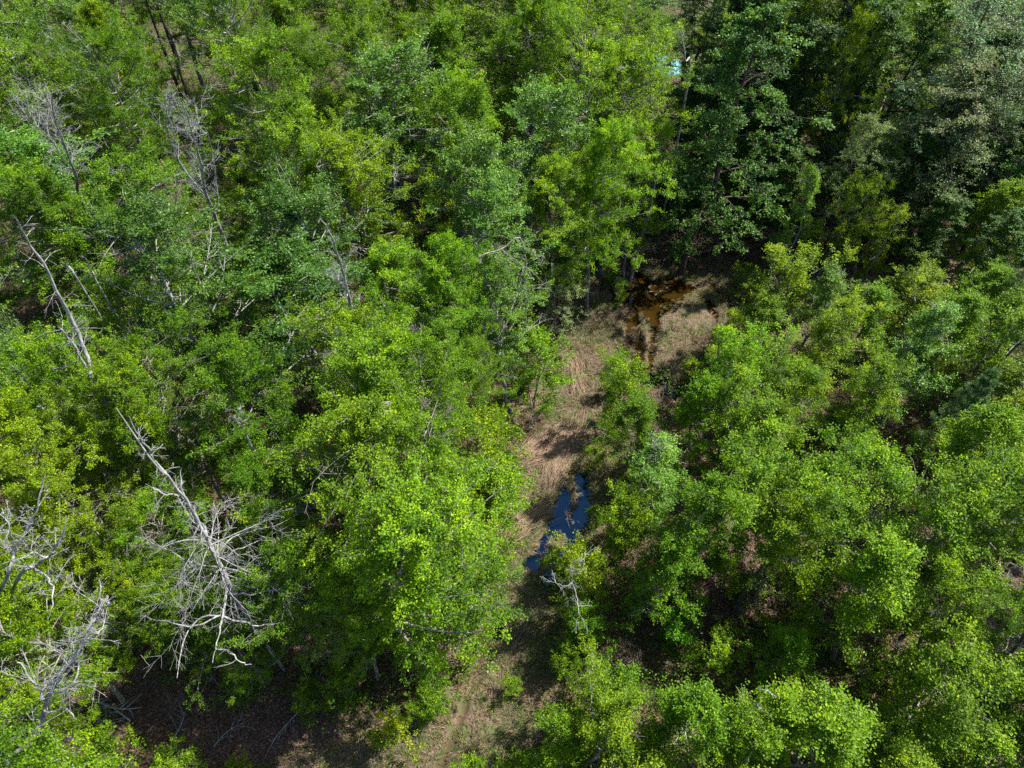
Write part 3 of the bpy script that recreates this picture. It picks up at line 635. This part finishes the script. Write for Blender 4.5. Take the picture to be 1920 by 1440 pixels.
for i_, (lab, pts) in enumerate([
    ('thin bare stem standing up from yellow green shrubs at the bottom edge', [(1405,1425,4),(1380,1380,5.5),(1362,1360,6.3)]),
    ('bare hooked twig arching over the yellow green shrubs near the bottom', [(1455,1358,5),(1430,1335,6),(1412,1325,6.5)]),
    ('straight bare stem leaning behind the hooked twig near the bottom', [(1480,1322,5),(1450,1305,6),(1418,1290,6.8)]),
    ('twin pale trunk rising from a dark slot above the white skirted snag', [(466,832,8.5),(455,800,9.7),(440,770,11)]),
    ('short bare grey stem by the lower end of the long leaning dead trunk', [(65,745,10.5),(45,715,11.5),(18,690,12.5)]),
    ('curved bare stem in the green canopy beyond the long leaning dead trunk', [(152,540,11.5),(142,515,12.5),(128,495,13.5)]),
    ('fine upright stem between the curved bare stem and the canopy shade', [(190,545,10.5),(175,515,11.9),(158,480,13.5)]),
    ('pair of dark bare stems rising out of mid canopy shade', [(385,560,9.5),(368,520,11.5),(355,470,13.5)]),
    ('slender dead trunk with peeling bark leaning across the top left canopy', [(200,160,9.5),(180,120,12.5),(150,75,15.5),(112,40,18)]),
    ('bare grey trunk crossing the top left corner shade', [(120,102,12.5),(85,76,14)]),
    ('white vertical trunk standing at the lit edge of the dark wood', [(1110,130,11),(1113,95,13.5),(1118,60,16)]),
    ('pale forked dead top poking out beyond the lit crown', [(1158,152,12),(1165,135,13.4),(1176,118,14.6)]),
    ('ghostly thin trunk in the deep shade below the turquoise tarp', [(1215,235,8),(1213,190,11),(1212,150,13.5)]),
    ('crooked bare trunk half hidden in the shade of the dark wood', [(1290,150,12),(1283,110,14.5),(1275,60,17.5)])]):
    lg = .35 if 'stem' in lab or 'twig' in lab else .6
    dead_tree(lab, pts, [], 10 if lg > .5 else 5, 200 + i_, .05 if lg < .5 else .10, z_lo=.55, z_hi=1, ll=.8 if lg > .5 else .45, depth=1 if lg < .5 else 2, elev=.7, mat='bark_pale', name='dead_tree')

# arching pale branches of the silvery tree above the track
dead_tree('long pale arching dead limb lying across the cool green crown near the track', [(985,470,10),(940,468,10.6),(895,480,11),(858,502,11.2)], [(.02,(940,468,10.6),(975,490,10.6),(1000,515,10.4)), (.02,(985,470,10),(1002,478,10.2),(1010,492,10))], 16, 130, .05, z_lo=.4, ll=.9, depth=2, elev=.2, base=None, mat='bark')

# ------------------------------------------------------------------ pines
def needles(rg, tips, dirs, n=70, L=.2):
    V = []; idx = np.repeat(np.arange(len(tips)), n); D = dirs[idx] * .9 + rg.normal(0, .75, (len(idx), 3)); D /= np.linalg.norm(D, axis=1)[:, None]
    p = tips[idx] - dirs[idx] * rg.uniform(0, .22, len(idx))[:, None]
    sd = np.cross(D, rg.normal(0, 1, (len(idx), 3))); sd /= np.linalg.norm(sd, axis=1)[:, None]
    l = L * rg.uniform(.7, 1.2, len(idx))[:, None]
    return np.stack([p - sd * .004, p + D * l * .5 - sd * .006, p + D * l, p + D * l * .5 + sd * .006], 1).reshape(-1, 3)
def pine(label, u, v, zt, h, r, seed, cb, tr, whorls, name='pine_tree'):
    rg = np.random.default_rng(seed); x, y, _ = at(u, v, zt); g = float(ground(x, y)); T = Tubes()
    t = np.linspace(0, 1, 10); P = np.zeros((10, 3)); P[:, 2] = t * h; P[:, :2] = np.cumsum(rg.normal(0, .02, (10, 2)), 0)
    T.add(P, tr * (1 - t * .8), 8); tips, dirs = [], []
    for k in range(whorls):
        s = k / (whorls - 1); z = h * (cb + (1 - cb) * s * .97)
        for j in range(5):
            az = j * 1.257 + k * .7 + rg.normal(0, .15); L = r * (1 - s * .8) * rg.uniform(.75, 1.15); c = np.array([P[int(z / h * 9)][0], P[int(z / h * 9)][1], z])
            d = np.array([math.cos(az), math.sin(az), .35 + .5 * s]); q1 = c + unit(d) * L * .6; q2 = q1 + unit(d + np.array([0, 0, .6])) * L * .5
            T.add(np.array([c, q1, q2]), [tr * .22, tr * .15, .008], 4)
            for m_ in range(7):
                f = .3 + .7 * m_ / 6; b = c * (1 - f) + q2 * f; dd = unit(unit(q2 - c) + rg.normal(0, .6, 3)); e_ = b + dd * L * .28
                T.add(np.array([b, e_]), [.009, .004], 3); tips.append(e_); dirs.append(dd)
    tips.append(P[-1] + np.array([0, 0, .2])); dirs.append(np.array([0, 0, 1.]))
    V = needles(rg, np.array(tips), np.array(dirs)); e = empty(name, (x, y, g)); tag(e, label, 'pine tree')
    link('trunk', T.mesh(name + '_trunk', M['bark_dark']), e)
    link('crown', leaf_mesh(name + '_crown', V, rg.uniform(.2, .9, len(V) // 4), M['needle']), e)
    return e
pine('young long needled pine with soft dark tufts among the bright young trees', 1805, 775, 5.2, 8.0, 1.3, 301, .35, .07, 10)
pine('tall pine with a straight blackish trunk over an orange litter patch', 352, 175, 4.5, 17, 1.9, 302, .62, .17, 9)
pine('slightly taller pine just left of the straight one, its blackish trunk crossing orange litter', 335, 165, 4.2, 17.5, 1.9, 303, .62, .16, 9)

# ------------------------------------------------------------------ teal tarp beyond the dark wood
def cloth_mat(name, c, rough=.6):
    m, N, L = new_mat(name); p = N.new('ShaderNodeBsdfPrincipled'); p.inputs['Roughness'].default_value = rough
    n = N.new('ShaderNodeTexNoise'); n.inputs['Scale'].default_value = 3; cr = N.new('ShaderNodeValToRGB')
    cr.color_ramp.elements[0].color = (*[k * .6 for k in c], 1); cr.color_ramp.elements[1].color = (*c, 1)
    L.new(n.outputs[0], cr.inputs[0]); L.new(cr.outputs[0], p.inputs['Base Color'])
    o = N.new('ShaderNodeOutputMaterial'); L.new(p.outputs[0], o.inputs[0]); return m
tx, ty, _ = at(1228, 110, 0.9)
a, b = np.meshgrid(np.linspace(-2.6, 2.6, 44), np.linspace(-2.0, 2.0, 34)); rr = np.hypot(a / 2.6, b / 2.0)
zz = np.clip(1.15 - rr ** 2 * 1.1, 0.05, 9) + (fbm(a * 1.3 + 9, b * 1.3, 77) - .5) * .7 + (np.abs(vnoise(a * 2.6, b * 2.6, 5) - .5)) * .3
zz = np.maximum(zz, .04); n_ = 44
i = np.arange(33)[:, None] * n_ + np.arange(43)[None, :]
q = np.stack([i, i + 1, i + n_ + 1, i + n_], -1).reshape(-1, 4)
me = mesh_np('tarp', np.stack([a.ravel() + .15 * np.sin(b.ravel() * 3), b.ravel(), zz.ravel()], 1), q.ravel(), np.full(len(q), 4), cloth_mat('teal_cloth', (.02, .20, .27)), smooth=True)
tp = link('tarp', me, loc=(tx, ty, float(ground(tx, ty)) + .05)); sm = tp.modifiers.new('thickness', 'SOLIDIFY'); sm.thickness = .02
tag(tp, 'crumpled turquoise tarp over a heap glimpsed through the dark wood', 'tarp')
for k, (du, dv, L_, rot, lab) in enumerate([(0, 24, 1.9, .2, 'weathered pale pink board lying in front of the turquoise tarp'), (36, 6, 1.5, 1.1, 'weathered pale pink board leaning past the end of the turquoise tarp')]):
    x, y, _ = at(1228 + du, 112 + dv, .3); T = Tubes()
    v = []; f = []
    for s in range(9):
        fx = (s / 8 - .5) * L_; w_ = .22 + .03 * math.sin(s * 2.1); zz_ = .03 * math.sin(s * .8)
        v += [(fx, -w_, zz_), (fx, w_, zz_ + .02), (fx, w_, zz_ + .07), (fx, -w_, zz_ + .05)]
    for s in range(8):
        for j in range(4): f.append((s * 4 + j, s * 4 + (j + 1) % 4, s * 4 + 4 + (j + 1) % 4, s * 4 + 4 + j))
    f += [(3, 2, 1, 0), (32, 33, 34, 35)]
    me = bpy.data.meshes.new('board'); me.from_pydata(v, [], f); me.materials.append(bark_mat('pale_board%d' % k, (.42, .30, .28), (.62, .50, .48)))
    o = link('board', me, loc=(x, y, float(ground(x, y)) + .25)); o.rotation_euler = (R(35), 0, rot); tag(o, lab, 'board')

# ------------------------------------------------------------------ fallen branches on the track
def fallen(label, pts, r, seed, kids=3, mat='bark_pale'):
    rg = np.random.default_rng(seed); W = []
    for a_, b_ in pts:
        p = at(a_, b_, 0.08); p[2] = max(float(ground(p[0], p[1])), WATER_Z) + .06 + r; W.append(p)
    org = W[0].copy(); Q = curve([p - org for p in W], 16); T = Tubes(); t = np.linspace(0, 1, 16)
    T.add(Q, r * (1 - t * .75), 5)
    for k in range(kids):
        i_ = rg.integers(3, 14); d = unit(Q[min(i_ + 1, 15)] - Q[i_]); s = np.array([-d[1], d[0], .25]) * rg.choice([-1, 1])
        grow(T, rg, Q[i_], unit(d + s * .8), .35 + rg.random() * .6, r * .45, 1, 0, .3, 2)
    o = link('fallen_branch', T.mesh('fallen_branch', M[mat]), loc=tuple(org)); tag(o, label, 'branch')
fallen('long thin fallen branch lying across the shaded track below the blue puddle', [(948,1060),(965,1090),(985,1112),(1002,1132)], .022, 1)
fallen('looped pale fallen branch curling on the shaded track', [(1005,1130),(1000,1148),(990,1152),(988,1170),(982,1183)], .018, 2, 5)
fallen('short curved fallen branch on the track just below the looped one', [(1026,1172),(1022,1190),(1012,1210)], .018, 3, 3)
fallen('short straight stick on the shaded track edge', [(935,1133),(950,1132),(968,1130)], .012, 4, 0)
fallen('stout mossy fallen limb on the dark forest floor in the lower left', [(168,1305),(205,1325),(235,1330),(268,1327)], .07, 5, 7)
fallen('second mossy limb crossing the stout one on the dark floor', [(245,1352),(222,1335),(200,1318)], .05, 6, 5)
for lab_, pts_, r_ in [('mossy limb at the lower end of the shaded forest floor',[(560,1335),(520,1380),(497,1420)],.035),('thin grey limb lying below the white skirted snag',[(325,1385),(345,1345),(330,1310)],.04),
    ('forked grey limb between the stout limb and the shrubs',[(150,1345),(190,1350),(240,1375)],.045),('dry limb near the bottom left shrub',[(400,1400),(430,1370),(470,1350)],.03)]:
    fallen(lab_, pts_, r_, len(lab_), 6)
fallen('pale stick floating at the far edge of the brown pond', [(1212,546),(1225,544),(1240,545)], .03, 7, 1)
fallen('slanting pale stick poking from the brown pond edge', [(1229,551),(1234,547),(1240,542)], .03, 8, 1)

# ------------------------------------------------------------------ grass, herbs, litter, undergrowth (uncountable)
rg = np.random.default_rng(77)
def inbox(n, x0, x1, y0, y1): return rg.uniform(x0, x1, n), rg.uniform(y0, y1, n)
x, y = inbox(330000, -9, 22, 4, 42)
cmk = clear_mask(x, y); vis = cmk > rg.uniform(0.15, 0.9, len(x)); x, y = x[vis], y[vis]
g = ground(x, y); keep = (g > WATER_Z - 0.01) & (rut_depth(x, y) < .05 + rg.uniform(0, .08, len(x))) & (fbm(x * .9, y * .9, 44) > rg.uniform(.3, .62, len(x))) & (g > -.045 + rg.normal(0, .02, len(x)))
x, y, g = x[keep], y[keep], g[keep]; n = len(x)
ang = fbm(x * .35, y * .35, 50, 2) * 4 * PI + rg.normal(0, .5, n); L_ = rg.uniform(.18, .55, n); lift = np.abs(rg.normal(0, .22, n)) + .05
D = np.stack([np.cos(ang) * np.cos(lift), np.sin(ang) * np.cos(lift), np.sin(lift)], 1); S = np.stack([-np.sin(ang), np.cos(ang), np.zeros(n)], 1)
w_ = rg.uniform(.005, .013, n)[:, None]; P = np.stack([x, y, g + .015 + rg.uniform(0, .05, n)], 1)
V = np.stack([P - S * w_, P + D * L_[:, None] * .5 - S * w_ + [0, 0, .03], P + D * L_[:, None], P + D * L_[:, None] * .5 + S * w_ + [0, 0, .03]], 1).reshape(-1, 3)
gn = fbm(x * .8, y * .8, 61, 3)
tx_, ty_ = inbox(9000, -9, 22, 4, 42); kk = (clear_mask(tx_, ty_) > .25) & (ground(tx_, ty_) > WATER_Z + .02) & (rut_depth(tx_, ty_) < .05) & (fbm(tx_ * .5, ty_ * .5, 91) > rg.uniform(.38, .58, len(tx_)))
tx_, ty_ = tx_[kk], ty_[kk]; nb = 26; ix = np.repeat(np.arange(len(tx_)), nb); m_ = len(ix); a_ = rg.uniform(0, 2 * PI, m_); lf = rg.uniform(.15, 1.1, m_); l_ = rg.uniform(.15, .5, m_) * (0.6 + .8 * rg.random(len(tx_)))[ix]
D2 = np.stack([np.cos(a_) * np.cos(lf), np.sin(a_) * np.cos(lf), np.sin(lf)], 1); S2 = np.stack([-np.sin(a_), np.cos(a_), 0 * a_], 1)
P2 = np.stack([tx_[ix] + rg.normal(0, .04, m_), ty_[ix] + rg.normal(0, .04, m_), ground(tx_, ty_)[ix]], 1); E2 = P2 + D2 * l_[:, None]; E2[:, 2] -= l_ * np.cos(lf) * .3
V2_ = np.stack([P2 - S2 * .007, P2 + D2 * l_[:, None] * .55 - S2 * .008, E2, P2 + D2 * l_[:, None] * .55 + S2 * .008], 1).reshape(-1, 3)
V = np.concatenate([V, V2_]); x = np.concatenate([x, tx_[ix]]); y = np.concatenate([y, ty_[ix]]); gn = np.concatenate([gn, (rg.random(len(tx_))[ix] * .5 + .12)]); n = len(x)
tone = np.clip(np.where(rg.random(n) < np.clip((gn - .41) * 5, .10, .75), rg.uniform(0, .22, n), rg.uniform(.3, 1, n) ** 1.25), 0, 1)
SV, ST = [], []
for (pa, pb, pc), cnt in [(((975, 862), (1010, 838), (1062, 812)), 700), (((985, 868), (1040, 860), (1075, 800)), 500), (((1035, 905), (1055, 860), (1088, 790)), 700), (((1075, 660), (1080, 700), (1088, 745)), 300), (((950, 1010), (985, 975), (1010, 965)), 300)]:
    A_, B_2, C_ = at(*pa), at(*pb), at(*pc); t = rg.uniform(0, .8, cnt)[:, None]; q0 = A_ * (1 - t) ** 2 + 2 * B_2 * t * (1 - t) + C_ * t * t; q1_ = A_ * (1 - t - .2) ** 2 + 2 * B_2 * (t + .2) * (1 - t - .2) + C_ * (t + .2) ** 2
    d_ = q1_ - q0; d_ /= np.linalg.norm(d_, axis=1)[:, None]; d_ += rg.normal(0, .22, d_.shape); d_[:, 2] = rg.uniform(-.05, .15, cnt); q0 = q0 + rg.normal(0, .28, q0.shape) * [1, 1, 0]; q0[:, 2] = ground(q0[:, 0], q0[:, 1]) + rg.uniform(.04, .2, cnt)
    l_ = rg.uniform(.5, 1.3, cnt)[:, None]; s_ = np.stack([-d_[:, 1], d_[:, 0], 0 * d_[:, 0]], 1) * .009
    SV.append(np.stack([q0 - s_, q0 + d_ * l_ * .5 - s_, q0 + d_ * l_, q0 + d_ * l_ * .5 + s_], 1).reshape(-1, 3)); ST.append(rg.uniform(.8, 1, cnt))
SV = np.concatenate(SV); ST = np.concatenate(ST)
tag(link('dry_grass', leaf_mesh('dry_grass', np.concatenate([V, SV]), np.concatenate([tone, ST]), M['grass'])), 'flattened straw and green grass covering the wet clearing and track', 'grass', kind='stuff')
# low green herbs on the clearing
x, y = inbox(210000, -9, 22, 4, 42); cmk = clear_mask(x, y)
keep = (cmk > .3) & (fbm(x * 1.1, y * 1.1, 62, 3) > rg.uniform(.45, .72, len(x))) & (ground(x, y) > WATER_Z); x, y = x[keep], y[keep]; n = len(x)
P = np.stack([x, y, ground(x, y) + rg.uniform(.02, .22, n)], 1); o_ = rg.normal(0, 1, (n, 3)); o_ /= np.linalg.norm(o_, axis=1)[:, None]
hb = link('herb_leaves', leaf_mesh('herb_leaves', leaves(rg, P, o_, .075), rg.uniform(.1, .9, n), M['leaf_bright'])); hb.color = (.95, .8, 1.3, 1)
tag(hb, 'low green weeds sprouting through the straw of the clearing', 'weeds', kind='stuff')
# undergrowth below the trees
x, y = inbox(620000, -42, 42, 2, 62)
k = (np.abs(x) < 11 + y * .62) & (clear_mask(x, y) < .5) & (fbm(x * .45, y * .45, 70, 3) > rg.uniform(.22, .48, len(x))) & ~pip(x, y, FLOOR_W); x, y = x[k], y[k]; n = len(x)
hh = fbm(x * .6, y * .6, 71, 3) ** 1.5 * 3.2
P = np.stack([x, y, ground(x, y) + rg.uniform(.05, 1, n) * hh], 1); o_ = rg.normal(0, 1, (n, 3)); o_ /= np.linalg.norm(o_, axis=1)[:, None]
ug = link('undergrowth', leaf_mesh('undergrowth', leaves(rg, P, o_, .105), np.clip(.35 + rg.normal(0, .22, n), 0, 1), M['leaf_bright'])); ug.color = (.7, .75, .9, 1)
tag(ug, 'leafy undergrowth covering the forest floor between the trunks', 'undergrowth', kind='stuff')
x, y = inbox(300000, -62, 62, 55, 100)
k = (np.abs(x) < 14 + y * .62) & (fbm(x * .4, y * .4, 75, 3) > rg.uniform(.25, .5, len(x))); x, y = x[k], y[k]; n = len(x)
P = np.stack([x, y, ground(x, y) + rg.uniform(.05, 1, n) * fbm(x * .5, y * .5, 76, 2) * 2.2], 1); o_ = rg.normal(0, 1, (n, 3)); o_ /= np.linalg.norm(o_, axis=1)[:, None]
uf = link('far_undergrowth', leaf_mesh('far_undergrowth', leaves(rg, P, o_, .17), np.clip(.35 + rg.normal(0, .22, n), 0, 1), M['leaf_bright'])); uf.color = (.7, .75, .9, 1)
tag(uf, 'leafy undergrowth filling the far end of the wood', 'undergrowth', kind='stuff')
# fallen leaves and twigs
x, y = inbox(260000, -32, 34, 3, 48); k = (np.abs(x) < 11 + y * .62); x, y = x[k], y[k]; cmk = clear_mask(x, y)
k = (cmk < .45) | (rg.random(len(x)) < .12); k &= ground(x, y) > WATER_Z; x, y = x[k], y[k]; n = len(x)
P = np.stack([x, y, ground(x, y) + .015 + rg.uniform(0, .03, n)], 1); o_ = rg.normal(0, 1, (n, 3)); o_[:, 2] *= .1; o_ /= np.linalg.norm(o_, axis=1)[:, None]
ll = link('fallen_leaves', leaf_mesh('fallen_leaves', leaves(rg, P, o_, .11, up=2.2, outw=0, down=0), rg.uniform(0, 1, n) ** 1.5, M['leaf_brown'])); ll.color = (1.1, 1, .95, 1)
tag(ll, 'brown fallen leaves carpeting the forest floor', 'leaf litter', kind='stuff')
T = Tubes()
for _ in range(2600):
    y_ = rg.uniform(4, 42); x_ = rg.uniform(-10 - y_ * .5, 10 + y_ * .5)
    if clear_mask(np.array(x_), np.array(y_)) > .6 and rg.random() < .7: continue
    z_ = float(ground(x_, y_)); p = np.array([x_, y_, z_ + .02]); a_ = rg.uniform(0, 6.28); l = rg.uniform(.3, 1.5); st = rg.random() < .35
    d = np.array([math.cos(a_), math.sin(a_), rg.uniform(.6, 2.2) if st else rg.uniform(0, .2)]); d /= np.linalg.norm(d)
    T.add(np.array([p, p + d * l * .5 + rg.normal(0, .06, 3) * [1, 1, .2], p + d * l]), [.012, .008, .004], 3)
tag(link('twig_litter', T.mesh('twig_litter', M['twig_brown'])), 'dead twigs and bare stalks strewn through the undergrowth', 'twigs', kind='stuff')

# ------------------------------------------------------------------ labels that single each plant out
LM = [('the brown pond',1205,550),('the turquoise tarp',1228,112),('the blue puddle',1050,990),('the small violet puddle',1240,725),('the twin dark pine trunks',335,130),
      ('the four forked bare tree',380,330),('the white skirted snag',390,1060),('the long leaning dead trunk',110,600),('the lichen tipped snag',130,1230),('the white dead spire',635,510),
      ('the soft needled young pine',1810,735),('the shaded forest floor',400,1360),('the straw patch of the track',1050,800),('the muddy curve of the clearing',1340,590),
      ('the pinkish shrub',1290,1075),('the top left corner',40,40),('the top right corner',1880,60),('the bottom right corner',1880,1400),('the hooked bare twig',1430,1335),
      ('the dark hollow between the young trees',1545,850),('the pale hazy crowns at the top right',1760,220),('the lit edge of the dark wood',1160,260),('the silver sapling before the dark wood',1505,390),
      ('the bottom end of the track',920,1400),('the olive lawn glimpse at the top',640,118),('the twin pale trunk',455,800),('the thin pale bare tree',110,270),('the right edge midway',1900,850),
      ('the arching pale limb',930,480),('the shaded bend of the track',1000,1170),('the black gap at the lower right',1510,1140),('the left edge midway',20,860),('the top edge middle',900,20)]
ORD = ['', 'second ', 'third ', 'fourth ', 'fifth ', 'sixth ', 'seventh ', 'eighth ', 'ninth ', 'tenth ', 'eleventh ', 'twelfth ']
KW = {'bush': 'leafy bush', 'bright': 'broadleaf tree', 'blue': 'fine leaved tree', 'sapling': 'young tree', 'blue_sapling': 'slim young tree', 'dark': 'dense tree', 'hazy': 'feathery tree', 'shrub': 'shrub', 'brown_shrub': 'dry shrub'}
GW = {'bush': 'leafy bushes beside the track', 'bright': 'broadleaf trees of the wood', 'blue': 'fine leaved trees of the wood', 'sapling': 'young trees beside the track', 'blue_sapling': 'slim silvery young trees', 'dark': 'dense trees of the dark wood',
      'hazy': 'feathery grey green trees', 'shrub': 'shrubs at the edge of the trees', 'brown_shrub': 'dry twiggy shrubs'}
bk = {}
for p in PLANTS:
    e, kind, h, r, cw, u, v = p
    name, lu, lv = min(LM, key=lambda l: math.hypot(u - l[1], v - l[2])); du, dv = u - lu, v - lv
    rel = ('right of' if du > 0 else 'left of') if abs(du) > abs(dv) else ('in front of' if dv > 0 else 'beyond')
    if kind == 'brown_shrub': cw = 'brown' if cw != 'pinkish brown' else cw
    bk.setdefault((cw, kind, rel, name), []).append((math.hypot(du, dv), e))
for (cw, kind, rel, name), L_ in bk.items():
    L_.sort(key=lambda t: t[0])
    for k, (d, e) in enumerate(L_):
        e['label'] = (ORD[k] + cw + ' ' + KW[kind] + ' ' + rel + ' ' + name); e['group'] = GW[kind]
